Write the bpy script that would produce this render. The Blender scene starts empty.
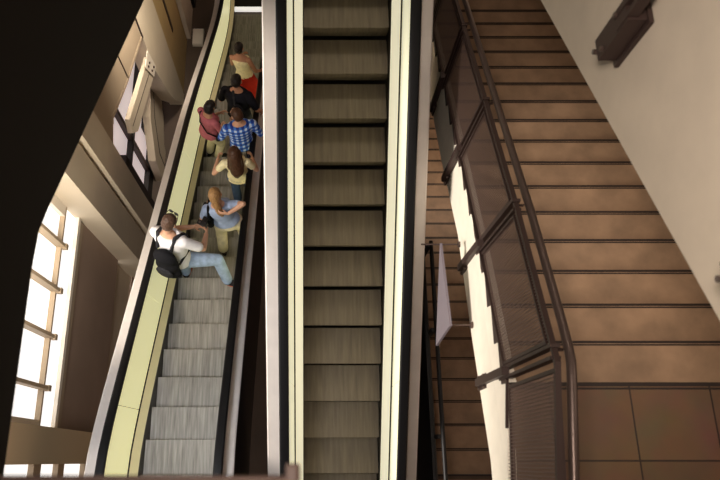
import bpy, bmesh, math, random
from mathutils import Vector, Matrix, Euler, noise
random.seed(7)
SC = bpy.context.scene
COL = SC.collection
PI = math.pi
S = .9              # metres per building unit used below
H = 15.1            # the camera stands this high above the lowest floor; geometry below is written relative to eye level

# ------------------------------------------------------------------ camera, world, light, exposure
cam_d = bpy.data.cameras.new('camera')
cam = bpy.data.objects.new('camera', cam_d); COL.objects.link(cam)
cam.location = (0, 0, H * S)
cam.rotation_euler = (math.radians(90 - 71.5), 0, 0)
cam_d.sensor_width = 36; cam_d.lens = 660 / 720 * 36
cam_d.shift_x = (360 - 307) / 720
cam_d.clip_start = .05; cam_d.clip_end = 200
cam_d.dof.use_dof = True; cam_d.dof.focus_distance = 7.9; cam_d.dof.aperture_fstop = 2.8
SC.camera = cam

world = bpy.data.worlds.new('world'); SC.world = world; world.use_nodes = True
bg = world.node_tree.nodes['Background']
bg.inputs[0].default_value = (1.0, .86, .70, 1); bg.inputs[1].default_value = .07

def light(name, kind, loc, energy, color, rot=None, target=None, **kw):
    d = bpy.data.lights.new(name, kind); d.energy = energy * (1 if kind == 'SUN' else S * S); d.color = color
    for k, v in kw.items(): setattr(d, k, v * S if k == 'size' else v)
    o = bpy.data.objects.new(name, d); COL.objects.link(o)
    o.location = (loc[0] * S, loc[1] * S, (loc[2] + H) * S)
    if target is not None:
        v = Vector(target) - Vector(loc)
        o.rotation_euler = v.to_track_quat('-Z', 'Y').to_euler()
    return o
# low daylight through the open left side of the hall
light('sun', 'SUN', (-20, -4, 4), 4.6, (1.0, .93, .84), target=(1.3, 1.0, -5.2), angle=math.radians(16))
# unseen light added under the upper escalator to brighten the farther steps
light('soffit_fill', 'AREA', (-1.75, .0, -2.95), 22, (.93, .95, 1.0), target=(-1.45, .8, -9), size=1.0, spread=math.radians(70))
# unseen fills added under the upper flight to brighten the wide staircase
for y, e in ((.7, 5.4), (2.3, 5.2), (4.0, 2.0)):
    light('stair_fill', 'AREA', (2.7, y, -2.42 - .5 * (y - .49)), e, (1.0, .86, .70), target=(2.25, y, -8), size=.9, spread=math.radians(150))
# fill added out of view to lift the pale upper stringer
light('stringer_fill', 'AREA', (-.5, .3, .9), 36, (1.0, .88, .76), target=(1.5, .9, -2.4), size=.8, spread=math.radians(80))
light('lower_stair_fill', 'AREA', (2.6, 4.4, -8.2), 12, (1.0, .86, .70), target=(1.9, 5.0, -11), size=.8, spread=math.radians(100))  # extra fill placed over the lower treads, no lamp known there
# lamp over the nearer escalator
light('escalator_lamp', 'AREA', (.4, 9.5, 1.5), 17, (1.0, .88, .70), target=(.4, 2.0, -7), size=1.2, spread=math.radians(75))
# daylight of the big left window on the column beside it
light('window_light', 'AREA', (-2.9, 1.6, -6.2), 60, (1.0, .90, .76), target=(-3.4, 3.9, -9.6), size=.8, spread=math.radians(110))
light('column_fill', 'AREA', (-1.7, 7.6, -6.6), 85, (1.0, .88, .72), target=(-3.25, 7.6, -9.2), size=1.0, spread=math.radians(62))  # added fill aimed at the far columns, no such lamp stands there
SC.view_settings.view_transform = 'Standard'
SC.view_settings.look = 'None'
SC.view_settings.exposure = 0.0
SC.view_settings.gamma = 1
SC.view_settings.use_curve_mapping = False

# ------------------------------------------------------------------ materials
def lin(c):
    c = c / 255
    return c / 12.92 if c <= .04045 else ((c + .055) / 1.055) ** 2.4
def rgb(r, g, b): return (lin(r), lin(g), lin(b), 1)
def mat(name, col, rough=.6, metal=0, emit=None, estr=0, noise_amt=0, noise_scale=8, bump=0, spec=.4):
    m = bpy.data.materials.new(name); m.use_nodes = True
    nt = m.node_tree; b = nt.nodes['Principled BSDF']
    b.inputs['Base Color'].default_value = col
    b.inputs['Roughness'].default_value = rough; b.inputs['Metallic'].default_value = metal
    b.inputs['Specular IOR Level'].default_value = spec
    if emit: b.inputs['Emission Color'].default_value = emit; b.inputs['Emission Strength'].default_value = estr
    if noise_amt or bump:
        tc = nt.nodes.new('ShaderNodeTexCoord'); n = nt.nodes.new('ShaderNodeTexNoise')
        n.inputs['Scale'].default_value = noise_scale; n.inputs['Detail'].default_value = 6
        nt.links.new(tc.outputs['Object'], n.inputs['Vector'])
        if noise_amt:
            mx = nt.nodes.new('ShaderNodeMix'); mx.data_type = 'RGBA'; mx.blend_type = 'MULTIPLY'
            mx.inputs['Factor'].default_value = 1
            rp = nt.nodes.new('ShaderNodeMapRange')
            rp.inputs[1].default_value = .3; rp.inputs[2].default_value = .7
            rp.inputs[3].default_value = 1 - noise_amt; rp.inputs[4].default_value = 1 + noise_amt
            nt.links.new(n.outputs['Fac'], rp.inputs[0])
            mx.inputs[6].default_value = col
            nt.links.new(rp.outputs[0], mx.inputs[7])
            nt.links.new(mx.outputs[2], b.inputs['Base Color'])
        if bump:
            bp = nt.nodes.new('ShaderNodeBump'); bp.inputs['Strength'].default_value = bump; bp.inputs['Distance'].default_value = .01
            nt.links.new(n.outputs['Fac'], bp.inputs['Height']); nt.links.new(bp.outputs['Normal'], b.inputs['Normal'])
    return m

def stretch_noise(m, scale, amt, rough=None):
    """streaky wear: stretched noise multiplied onto the base colour"""
    nt = m.node_tree; b = nt.nodes['Principled BSDF']
    col = tuple(b.inputs['Base Color'].default_value)
    tc = nt.nodes.new('ShaderNodeTexCoord'); mp = nt.nodes.new('ShaderNodeMapping'); n = nt.nodes.new('ShaderNodeTexNoise')
    oi = nt.nodes.new('ShaderNodeObjectInfo'); ad = nt.nodes.new('ShaderNodeVectorMath'); ad.operation = 'ADD'
    sc = nt.nodes.new('ShaderNodeVectorMath'); sc.operation = 'SCALE'; sc.inputs[3].default_value = 0
    mp.inputs['Scale'].default_value = scale; n.inputs['Scale'].default_value = 1; n.inputs['Detail'].default_value = 5
    cb = nt.nodes.new('ShaderNodeCombineXYZ'); mu = nt.nodes.new('ShaderNodeMath'); mu.operation = 'MULTIPLY'; mu.inputs[1].default_value = 37
    nt.links.new(oi.outputs['Random'], mu.inputs[0])
    for i in range(3): nt.links.new(mu.outputs[0], cb.inputs[i])
    nt.links.new(tc.outputs['Object'], mp.inputs['Vector'])
    nt.links.new(mp.outputs[0], ad.inputs[0]); nt.links.new(cb.outputs[0], ad.inputs[1])
    nt.links.new(ad.outputs[0], n.inputs['Vector'])
    rp = nt.nodes.new('ShaderNodeMapRange'); rp.inputs[1].default_value = .3; rp.inputs[2].default_value = .7
    rp.inputs[3].default_value = 1 - amt; rp.inputs[4].default_value = 1 + amt
    nt.links.new(n.outputs['Fac'], rp.inputs[0])
    mx = nt.nodes.new('ShaderNodeMix'); mx.data_type = 'RGBA'; mx.blend_type = 'MULTIPLY'; mx.inputs['Factor'].default_value = 1
    mx.inputs[6].default_value = col
    nt.links.new(rp.outputs[0], mx.inputs[7]); nt.links.new(mx.outputs[2], b.inputs['Base Color'])
    return m

M = {}
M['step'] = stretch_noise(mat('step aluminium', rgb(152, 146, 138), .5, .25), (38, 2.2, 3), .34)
M['step_shaded'] = stretch_noise(mat('shaded step aluminium', rgb(118, 106, 88), .55, .2), (30, 2.0, 3), .2)  # same aluminium, darkened to paint the nearer escalator's shade; streaks are wear
M['rubber'] = mat('handrail rubber', rgb(13, 12, 14), .5, spec=.25)
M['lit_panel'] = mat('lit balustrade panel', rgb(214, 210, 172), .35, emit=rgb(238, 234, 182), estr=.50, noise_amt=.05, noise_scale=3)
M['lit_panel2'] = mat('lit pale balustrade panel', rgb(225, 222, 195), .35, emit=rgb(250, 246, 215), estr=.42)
M['deck'] = mat('deck painted steel', rgb(226, 216, 208), .35, .25, noise_amt=.05, noise_scale=5)
M['deck_grey'] = mat('deck grey painted steel', rgb(218, 210, 204), .35, .05, noise_amt=.05, noise_scale=5)
M['inner_deck'] = mat('inner deck steel with glow', rgb(226, 222, 204), .35, .1, emit=rgb(255, 248, 220), estr=.40)  # emission painted in for bright reflections on the polished strip
M['inner_deck_plain'] = mat('inner deck steel', rgb(222, 212, 176), .4, .1, noise_amt=.03)
M['skirt'] = mat('skirt steel', rgb(50, 46, 40), .4, .6)
M['cladding'] = mat('dark cladding', rgb(40, 32, 30), .6, noise_amt=.1)
M['black'] = mat('black steel', rgb(20, 16, 16), .5)
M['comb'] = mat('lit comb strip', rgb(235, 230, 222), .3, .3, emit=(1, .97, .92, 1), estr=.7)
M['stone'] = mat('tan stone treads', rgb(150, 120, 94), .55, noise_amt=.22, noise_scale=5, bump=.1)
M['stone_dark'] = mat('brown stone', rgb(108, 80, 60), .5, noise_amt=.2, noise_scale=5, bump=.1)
M['nosing'] = mat('dark nosing', rgb(40, 26, 20), .6)
M['white_conc'] = mat('white painted concrete', rgb(232, 222, 206), .75, noise_amt=.04, noise_scale=6, bump=.1)
M['conc'] = mat('warm concrete', rgb(205, 190, 172), .8, noise_amt=.06, noise_scale=4, bump=.15)
M['tan'] = mat('tan panel', rgb(168, 150, 128), .7, noise_amt=.05, noise_scale=2)
M['tan2'] = mat('yellow tan panel', rgb(178, 152, 106), .7, noise_amt=.06, noise_scale=2)
M['cream'] = mat('cream panel', rgb(206, 192, 170), .7, noise_amt=.04, noise_scale=2)
M['bronze'] = mat('bronze painted steel', rgb(66, 50, 46), .5, .3)
M['mesh'] = mat('woven wire', rgb(112, 92, 84), .5, .35)
M['rail'] = mat('handrail steel', rgb(96, 80, 74), .35, .5)
M['window_frame'] = mat('window frame paint', rgb(236, 226, 210), .5)
M['mullion'] = mat('mullion paint', rgb(176, 156, 130), .6)
M['pane'] = mat('bright frosted pane', rgb(240, 240, 240), .3, emit=(1, .98, .96, 1), estr=1.0)
M['pane_dim'] = mat('rosy frosted pane', rgb(220, 210, 208), .3, emit=rgb(222, 206, 204), estr=.62)
M['guard'] = mat('pale plastic guard', rgb(128, 118, 126), .35)
M['floor'] = mat('dark floor', rgb(84, 70, 60), .5, noise_amt=.15, noise_scale=1.5)
M['wall_grey'] = mat('grey brown wall', rgb(160, 138, 122), .75, noise_amt=.05, noise_scale=2)
M['truss'] = mat('dark brown truss cladding', rgb(20, 14, 11), .7, noise_amt=.06, noise_scale=3, spec=.15)
M['ledge'] = mat('brown ledge', rgb(70, 46, 36), .5)
M['plaza'] = mat('pale plaza', rgb(220, 214, 206), .8)

# ------------------------------------------------------------------ helpers
def prop(o, label=None, cat=None, group=None, kind=None):
    if label: o['label'] = label
    if cat: o['category'] = cat
    if group: o['group'] = group
    if kind: o['kind'] = kind
    return o
def obj(name, bm, m, parent=None, smooth=False):
    bmesh.ops.recalc_face_normals(bm, faces=bm.faces[:])
    me = bpy.data.meshes.new(name); bm.to_mesh(me); bm.free()
    if m: me.materials.append(m)
    if smooth:
        for p in me.polygons: p.use_smooth = True
    o = bpy.data.objects.new(name, me); COL.objects.link(o)
    if parent: o.parent = parent; o.matrix_parent_inverse = parent.matrix_world.inverted() if False else Matrix()
    return o
def empty(name, label, cat, loc=(0, 0, 0), group=None):
    o = bpy.data.objects.new(name, None); COL.objects.link(o); o.location = loc; o.empty_display_size = .2
    return prop(o, label, cat, group)
def rel(bm, o):
    """shift a bmesh built in hall coordinates into the frame of its (unrotated) parent"""
    bmesh.ops.translate(bm, vec=-Vector(o.location), verts=bm.verts[:]); return bm
def part(name, bm, m, root, smooth=False, parent=None):
    rel(bm, root)
    return obj(name, bm, m, parent or root, smooth)
def box(bm, x0, x1, y0, y1, z0, z1):
    v = [bm.verts.new((x, y, z)) for x in (x0, x1) for y in (y0, y1) for z in (z0, z1)]
    for f in ((0, 1, 3, 2), (4, 6, 7, 5), (0, 4, 5, 1), (2, 3, 7, 6), (0, 2, 6, 4), (1, 5, 7, 3)):
        bm.faces.new([v[i] for i in f])
    return v
def prism(bm, prof, x0, x1):
    """polygon in the Y-Z plane extruded along X"""
    a = [bm.verts.new((x0, y, z)) for y, z in prof]; b = [bm.verts.new((x1, y, z)) for y, z in prof]
    n = len(prof)
    bm.faces.new(a); bm.faces.new(b[::-1])
    for i in range(n): bm.faces.new((a[i], b[i], b[(i + 1) % n], a[(i + 1) % n]))
    return a + b
def prism_z(bm, prof, z0, z1):
    a = [bm.verts.new((x, y, z0)) for x, y in prof]; b = [bm.verts.new((x, y, z1)) for x, y in prof]
    n = len(prof)
    bm.faces.new(a); bm.faces.new(b[::-1])
    for i in range(n): bm.faces.new((a[i], b[i], b[(i + 1) % n], a[(i + 1) % n]))
    return a + b
def sweep(bm, path, sect, xc=0):
    """closed section [(dx, dh)] carried along path [(Y, z)], heights measured vertically"""
    rings = [[bm.verts.new((xc + dx, y, z + dh)) for dx, dh in sect] for y, z in path]
    n = len(sect)
    for a, b in zip(rings, rings[1:]):
        for i in range(n): bm.faces.new((a[i], a[(i + 1) % n], b[(i + 1) % n], b[i]))
    bm.faces.new(rings[0]); bm.faces.new(rings[-1][::-1])
def frame_of(d):
    d = d.normalized(); u = Vector((0, 0, 1)) if abs(d.z) < .92 else Vector((1, 0, 0))
    s = d.cross(u).normalized(); return s, s.cross(d).normalized()
def tube(bm, pts, r, n=10, rs=None):
    pts = [Vector(p) for p in pts]; rings = []
    for i, p in enumerate(pts):
        if i == 0: d = pts[1] - p
        elif i == len(pts) - 1: d = p - pts[i - 1]
        else: d = (pts[i + 1] - p).normalized() + (p - pts[i - 1]).normalized()
        s, u = frame_of(d); rr = rs[i] if rs else r
        rings.append([bm.verts.new(p + (s * math.cos(2 * PI * k / n) + u * math.sin(2 * PI * k / n)) * rr) for k in range(n)])
    for a, b in zip(rings, rings[1:]):
        for k in range(n): bm.faces.new((a[k], a[(k + 1) % n], b[(k + 1) % n], b[k]))
    bm.faces.new(rings[0][::-1]); bm.faces.new(rings[-1])
def beam(bm, p, q, wx, wt):
    """rectangular bar from p to q: wx wide along X, wt thick in the other direction"""
    p = Vector(p); q = Vector(q); d = (q - p).normalized(); x = Vector((1, 0, 0)); t = d.cross(x).normalized()
    c = []
    for e in (p, q):
        for a, b in ((-1, -1), (1, -1), (1, 1), (-1, 1)): c.append(bm.verts.new(e + x * a * wx / 2 + t * b * wt / 2))
    for f in ((0, 1, 2, 3), (7, 6, 5, 4), (0, 4, 5, 1), (1, 5, 6, 2), (2, 6, 7, 3), (3, 7, 4, 0)): bm.faces.new([c[i] for i in f])
def ellipsoid(bm, c, r, rot=None, seg=14):
    mtx = Matrix.Translation(Vector(c)) @ (rot.to_4x4() if rot else Matrix()) @ Matrix.Diagonal((*r, 1))
    bmesh.ops.create_uvsphere(bm, u_segments=seg, v_segments=seg - 4, radius=1, matrix=mtx)
def NB(): return bmesh.new()
def lerp(a, b, t): return a + (b - a) * t
def bevel(bm, w, seg=2):
    bmesh.ops.bevel(bm, geom=bm.edges[:], offset=w, segments=seg, affect='EDGES', profile=.6)

# ------------------------------------------------------------------ setting: floor and walls
bm = NB(); box(bm, -9, 9, -8, 24, -15.5, -15.1); prop(obj('floor', bm, M['floor']), kind='structure')
bm = NB(); box(bm, -9, 9, 24, 24.3, -15.1, 2); prop(obj('wall_back', bm, M['cladding']), kind='structure')
bm = NB(); box(bm, 4.4, 4.7, -8, 24, -15.1, 2); prop(obj('wall_right', bm, M['wall_grey']), kind='structure')

# left facade: spandrel, wide window, columns, sloping panel, far window
def struct(name, bm, m, parent=None):
    o = obj(name, bm, m, parent)
    if not parent: o['kind'] = 'structure'
    return o
XW = -3.6
bm = NB()
box(bm, XW - .25, XW, .40, 3.66, -12.05, -9.80)
struct('wall_left', bm, M['wall_grey'])
bm = NB(); box(bm, XW - .25, XW - .02, -3.2, 3.66, -15.1, -13.2); struct('wall_left_base', bm, M['wall_grey'])

w1 = NB()
box(w1, XW - .10, XW + .03, .40, 3.62, -9.80, -9.70)      # sill nose
w1o = struct('window_1', w1, M['window_frame'])
bm = NB(); box(bm, XW - .12, XW - .01, .40, 3.62, -9.27, -9.22); struct('window_frame', bm, M['mullion'], w1o)
bm = NB(); box(bm, XW - .10, XW - .03, .42, 3.60, -9.70, -9.27); struct('pane', bm, M['pane'], w1o)
bm = NB(); box(bm, XW - .12, XW - .01, .40, .52, -9.22, -6.9); box(bm, XW - .12, XW - .01, 3.46, 3.62, -9.22, -6.9); struct('window_frame', bm, M['window_frame'], w1o)
bm = NB(); box(bm, XW - .10, XW - .085, .45, 3.56, -9.26, -6.9); struct('pane', bm, M['pane'], w1o)
for y in (.95, 1.66, 2.33, 3.0):
    bm = NB(); box(bm, XW - .12, XW + .05, y - .025, y + .025, -9.26, -6.9); mo = struct('mullion', bm, M['mullion'], w1o)
    bm = NB(); box(bm, XW - .02, XW + .06, y - .04, y + .04, -9.33, -9.24); struct('mullion_shoe', bm, M['mullion'], mo)
# trim between the sill and the grey wall (tan jamb strip)
bm = NB(); box(bm, XW, XW + .02, .42, 3.60, -9.95, -9.80); struct('trim_1', bm, M['tan'])
# window below the sill level, bright slot next to the big column
w2 = NB(); box(w2, XW - .2, XW - .1, .40, 3.6, -12.22, -12.05); w2o = struct('window_2', w2, M['pane'])
bm = NB(); box(bm, XW - .2, XW - .06, .4, 3.6, -13.2, -12.22); struct('window_frame', bm, M['cream'], w2o)
# window on the camera's side of the first column
w3 = NB(); box(w3, XW - .12, XW - .08, -2.2, -.04, -12.6, -6.9); w3o = struct('window_3', w3, M['pane'])
for z0, z1 in ((-9.45, -9.2), (-10.35, -10.1), (-11.55, -11.3)):
    bm = NB(); box(bm, XW - .12, XW, -2.2, -.04, z0, z1); struct('mullion', bm, M['tan'], w3o)
bm = NB(); box(bm, XW - .12, XW + .04, -.42, -.30, -12.6, -6.9); struct('mullion', bm, M['mullion'], w3o)

def thing_prism(name, label, cat, bm, m, group=None):
    o = obj(name, bm, m); return prop(o, label, cat, group)
XF = -3.2
# column nearest the camera
bm = NB(); box(bm, XW - .2, XF, -.04, .40, -15.1, -6.6)
thing_prism('concrete_column', 'flat tan column crossing under the big white window, at the lower left', 'column', bm, mat('pale tan panel', rgb(232, 204, 160), .7))
# big twin column
c1 = empty('concrete_column', 'large twin tan column with a bright groove between its two faces', 'column', (-3.4, 4.2, -15.1))
bm = NB(); box(bm, XW - .2, XF, 3.62, 4.22, -15.1, -6.4); part('shaft', bm, M['cream'], c1)
bm = NB(); box(bm, XW - .2, XF + .07, 4.30, 4.86, -15.1, -6.4); part('shaft', bm, M['cream'], c1)
bm = NB(); box(bm, XW - .2, XF - .10, 4.22, 4.30, -15.1, -6.4); part('groove', bm, M['cream'], c1)
# sloping wall panel between the columns
sp = empty('sloping_panel', 'wide tan wall panel with a slanting lower edge above the zigzag braces', 'wall panel', (-3.3, 6.3, -10))
prof = [(4.88, -9.90), (5.36, -9.74), (6.37, -10.30), (7.80, -10.95), (7.80, -6.4), (4.88, -6.4)]
bm = NB(); prism(bm, prof, XF - .28, XF - .01); part('panel', bm, M['tan'], sp)
bm = NB(); prism(bm, [(5.30, -9.775), (5.38, -9.735), (6.38, -10.28), (7.80, -10.93), (7.80, -10.87), (6.36, -10.22), (5.36, -9.66), (5.26, -9.69)], XF - .012, XF - .004); part('edge_trim', bm, M['tan'], sp)
bm = NB(); box(bm, XF - .012, XF + .006, 6.50, 6.515, -10.3, -6.4); part('joint', bm, M['bronze'], sp)
# far column with its curved foot
c3 = empty('concrete_column', 'broad pale far column with a yellow-tan flank, running down behind the escalator', 'column', (-3.4, 9.2, -15.1))
prof = [(7.82, -6.4), (7.82, -12.1), (7.93, -12.6), (8.06, -13.3), (8.3, -14.1), (8.75, -15.0), (8.75, -15.1), (9.05, -15.1), (9.05, -6.4)]
bm = NB(); prism(bm, prof, XF - .35, XF); part('shaft', bm, M['cream'], c3)
bm = NB(); box(bm, XF - .35, XF - .02, 9.05, 10.7, -15.1, -6.4); part('flank', bm, M['tan2'], c3)
bm = NB(); box(bm, XF - .021, XF - .005, 9.72, 9.82, -13.4, -6.4); part('groove', bm, M['bronze'], c3)
bm = NB(); box(bm, XF - .01, XF + .008, 7.82, 7.85, -10.96, -6.4); part('joint', bm, M['bronze'], c3)
# zigzag braces in front of the far window
br = empty('diagonal_brace', 'pale slanting brace falling from the bolted joint, left arm of the zigzag', 'brace', (-3.4, 6.9, -11.3))
bm = NB(); prism(bm, [(5.86, -10.64), (7.75, -11.50), (7.81, -11.8), (7.81, -12.09), (7.70, -12.05), (5.94, -11.24), (5.72, -10.9)], XF - .10, XF - .01); part('bar', bm, M['cream'], br)
bm = NB(); prism(bm, [(5.85, -10.86), (7.75, -11.78), (7.75, -11.80), (5.85, -10.88)], XF - .011, XF - .004); part('seam', bm, M['bronze'], br)
bm = NB(); prism(bm, [(7.35, -11.25), (7.78, -11.30), (7.90, -12.05), (7.6, -11.98)], XF + .001, XF + .012); gp = part('gusset_plate', bm, M['white_conc'], br)
for y, z in ((7.5, -11.45), (7.62, -11.5), (7.75, -11.85), (7.6, -11.75)):
    bm = NB(); bmesh.ops.create_cone(bm, cap_ends=True, segments=8, radius1=.025, radius2=.025, depth=.03, matrix=Matrix.Translation((XF + .02, y, z)) @ Matrix.Rotation(PI / 2, 4, 'Y'))
    part('bolt', bm, M['bronze'], br, parent=gp)
br2 = empty('diagonal_brace', 'cream brace standing steeply beside the far column, right arm of the zigzag', 'brace', (-3.6, 7.5, -14))
bm = NB(); prism(bm, [(8.45, -13.0), (7.44, -13.39), (6.72, -14.2), (6.6, -15.1), (7.4, -15.1), (7.5, -14.9), (8.12, -14.6), (8.6, -14.0)], XF - .55, XF - .37); part('bar', bm, M['cream'], br2)
bm = NB(); prism(bm, [(8.3, -13.35), (7.6, -13.75), (7.05, -14.5), (7.0, -15.1), (7.02, -15.1), (7.08, -14.5), (7.62, -13.77), (8.3, -13.38)], XF - .371, XF - .36); part('seam', bm, M['bronze'], br2)
# far window behind the braces
XQ = -3.95
w4 = NB(); box(w4, XQ - .05, XQ, 4.9, 13.2, -15.1, -9.0); w4o = struct('window_4', w4, M['pane_dim'])
for z0, z1 in ((-13.2, -13.08), (-15.1, -14.7)):
    bm = NB(); box(bm, XQ, XQ + .12, 4.9, 13.2, z0, z1); struct('transom', bm, M['black'], w4o)
for y in (6.75, 9.6, 11.2):
    bm = NB(); box(bm, XQ, XQ + .10, y - .05, y + .05, -15.1, -9.0); struct('mullion', bm, M['bronze'], w4o)
# added dark block painting the twin column's unlit side, then a ventilation box
bm = NB(); box(bm, -3.88, -3.5, 4.9, 5.62, -15.1, -11.6); thing_prism('shade_block', 'dark brown block painted as the unlit far side of the twin column', 'shade block', bm, M['cladding'])
bm = NB(); box(bm, -3.94, -3.78, 7.5, 7.9, -14.6, -14.0); thing_prism('ventilation_box', 'small black box fixed between the panes of the far window', 'box', bm, M['black'])

# things on the far floor
bm = NB(); box(bm, -3.32, -3.12, 10.75, 11.7, -15.1, -8); thing_prism('slim_column', 'slim light grey column at the top of the photo, left of the far handrail', 'column', bm, M['conc'])
bm = NB(); box(bm, -3.05, -2.76, 10.5, 10.97, -15.1, -14.95); bevel(bm, .02); thing_prism('white_crate', 'small white box on the floor beside the far end of the escalator', 'box', bm, M['white_conc'])
bm = NB(); box(bm, -3.30, -3.05, 11.75, 13.3, -15.1, -13.0); thing_prism('dark_partition', 'black partition standing between the slim column and the white box', 'partition', bm, M['black'])
bm = NB(); box(bm, -3.8, -3.5, 10.9, 11.3, -15.1, -14.2); thing_prism('orange_sign', 'small orange board low beside the slim grey column', 'sign', bm, mat('orange board', rgb(225, 140, 60), .6))

# ------------------------------------------------------------------ escalators
def make_step_mesh(w, depth, rise, flip, seam=False):
    """ribbed tread with a curved ribbed riser under its front edge; front edge at y=0, tread runs to +depth (or -depth when flip)"""
    bm = NB(); s = -1 if flip else 1
    n = 58; dx = w / n; zs = [0, -.006]
    prof = [(depth, -.0), (0.004, 0.0), (0, -.012), (.012, -.08), (.035, -.15), (.07, -rise - .012)]
    xs = []
    for i in range(n):
        x = -w / 2 + i * dx
        g = 2.2 if seam and i == n // 2 else 1
        xs += [(x, 0), (x + dx * .55, 0), (x + dx * .55, g), (x + dx, g)]
    rows = []
    for y, z in prof:
        rows.append([bm.verts.new((x, s * (y + (.006 * g if z < -.001 else 0)), z - (.007 * g if z > -.013 else 0))) for x, g in xs])
    for a, b in zip(rows, rows[1:]):
        for i in range(len(xs) - 1):
            try: bm.faces.new((a[i], a[i + 1], b[i + 1], b[i]))
            except ValueError: pass
    # body under the tread
    box(bm, -w / 2, w / 2, min(s * .03, s * depth), max(s * .03, s * depth), -.06, -.012)
    bmesh.ops.recalc_face_normals(bm, faces=bm.faces[:])
    me = bpy.data.meshes.new('step'); bm.to_mesh(me); bm.free()
    return me
def rounded(w, h, r=.02, n=4):
    pts = []
    for cx, cy, a0 in ((w / 2 - r, h / 2 - r, 0), (-w / 2 + r, h / 2 - r, 90), (-w / 2 + r, -h / 2 + r, 180), (w / 2 - r, -h / 2 + r, 270)):
        for k in range(n + 1):
            a = math.radians(a0 + 90 * k / n); pts.append((cx + r * math.cos(a), cy + r * math.sin(a)))
    return pts
def escalator(label, xc, path, steps, flip, step_mat, seg_len, half_out_l, half_out_r, pm_l, pm_r, inner_m=None, deck_m=None, deck_lo=-1.0, u=-.03):
    root = empty('escalator', label, 'escalator', (xc, path[0][0], path[0][1]))
    P = path
    def P_(sect, name, m, x=xc, pth=P, smooth=False):
        bm = NB(); sweep(bm, pth, sect, x); return part(name, bm, m, root, smooth)
    for s, ho, pm in ((-1, half_out_l, pm_l), (1, half_out_r, pm_r)):
        hs = [(s * .613 + u + a, .975 + b) for a, b in rounded(.102, .05, .022)]
        hr = P_(hs, 'handrail', M['rubber'], smooth=True); hr['label'] = 'black rubber handrail'
        P_([(s * .595 + u, .90), (s * .63 + u, .90), (s * .63 + u, .952), (s * .595 + u, .952)], 'handrail_guide', M['bronze'])
        # lit inner panel in lengths
        i = 0
        while i < len(P) - 1:
            j = min(len(P) - 1, i + seg_len)
            pp = P[i:j + 1]; (ya, za), (yb, zb) = pp[-2], pp[-1]; L = abs(yb - ya)
            if L > .02 and j < len(P) - 1: f = 1 - .008 / L; pp = pp[:-1] + [(lerp(ya, yb, f), lerp(za, zb, f))]
            o = P_([(s * .552, .20), (s * .566, .20), (s * .600 + u, .90), (s * .586 + u, .90)], 'balustrade_panel', pm, pth=pp)
            i = j
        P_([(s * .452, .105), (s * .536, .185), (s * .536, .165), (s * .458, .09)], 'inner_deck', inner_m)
        P_([(s * .532, .172), (s * .562, .185), (s * .562, .13), (s * .532, .14)], 'deck_gap', M['skirt'])
        P_([(s * .450, -.30), (s * .458, -.30), (s * .458, .10), (s * .450, .10)], 'skirt', M['skirt'])
        P_([(s * .640 + u, .80), (s * (ho - .012) + u, .80), (s * ho + u, .788), (s * ho + u, .76), (s * .640 + u, .76)], 'outer_deck', deck_m or M['deck'])
        P_([(s * (ho - .03), deck_lo), (s * (ho - .012), deck_lo), (s * (ho - .012) + u, .765), (s * (ho - .03) + u, .765)], 'side_cladding', M['cladding'])
        P_([(s * .612 + u, .76), (s * .640 + u, .76), (s * .640 + u, .90), (s * .612 + u, .90)], 'deck_upstand', M['bronze'])
    P_([(-half_out_l + .02, deck_lo), (half_out_r - .02, deck_lo), (half_out_r - .02, deck_lo + .02), (-half_out_l + .02, deck_lo + .02)], 'soffit', M['cladding'])
    me = make_step_mesh(.886, .415, .231, flip, flip)
    me.materials.append(step_mat)
    for y, z in steps:
        o = bpy.data.objects.new('step', me); COL.objects.link(o); o.parent = root
        o.location = Vector((xc, y, z)) - root.location
    return root
T30 = math.tan(PI / 6)
# nearer escalator: climbs away from the camera
zc = lambda y: -5.7887 + T30 * (y - 4.2577)
pathC = [(y, zc(y)) for y in [-2.2 + .25 * i for i in range(41)]]
stepsC = [(4.2577 - .4 * k, -5.7887 - .231 * k) for k in range(-8, 16)]
XC = .408
escC = escalator('nearer escalator with dark empty steps running straight down the middle of the photo', XC, pathC, stepsC, False, M['step_shaded'], 6, .80, .80, M['lit_panel2'], M['lit_panel2'], M['inner_deck'])
# farther escalator: falls away from the camera
XL = -1.51
key = [(-2.6, -8.22), (-.5, -8.22), (-.15, -8.20), (.15, -8.30), (.4, -8.42), (.8, -8.642), (1.847, -9.246), (6.0, -11.645), (7.0, -12.30), (8.0, -12.99), (9.0, -13.68), (9.8, -14.22), (10.4, -14.58), (10.9, -14.83), (11.3, -14.96), (11.7, -15.0), (12.6, -15.0)]
def zl(y):
    for (a, za), (b, zb) in zip(key, key[1:]):
        if a <= y <= b: return lerp(za, zb, (y - a) / (b - a))
    return key[0][1] if y < key[0][0] else key[-1][1]
zls = lambda y: sum(zl(y + d) for d in (-.2, -.1, 0, .1, .2)) / 5
pathL = [(y, zls(y)) for y in [-2.4 + .25 * i for i in range(58)]]
stepsL = [(1.847 + .4 * k, zls(1.847 + .4 * k)) for k in range(-9, 25)]
escL = escalator('farther escalator carrying people, falling away at the left with glowing yellow-green side', XL, pathL, stepsL, True, M['step'], 6, .83, .76, M['lit_panel'], M['lit_panel'], M['inner_deck_plain'], M['deck_grey'])
bm = NB(); box(bm, XL - .45, XL + .45, 11.56, 11.65, -15.03, -14.93); cp = part('comb_plate', bm, M['comb'], escL); cp['label'] = 'bright white comb strip'
bm = NB(); box(bm, XL - .45, XL + .45, 11.66, 13.2, -15.08, -15.0); part('landing_plate', bm, M['skirt'], escL)
def tread_z(y):
    k = math.ceil((y - 1.847) / .4 - 1e-6); return zls(1.847 + .4 * k)

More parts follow.
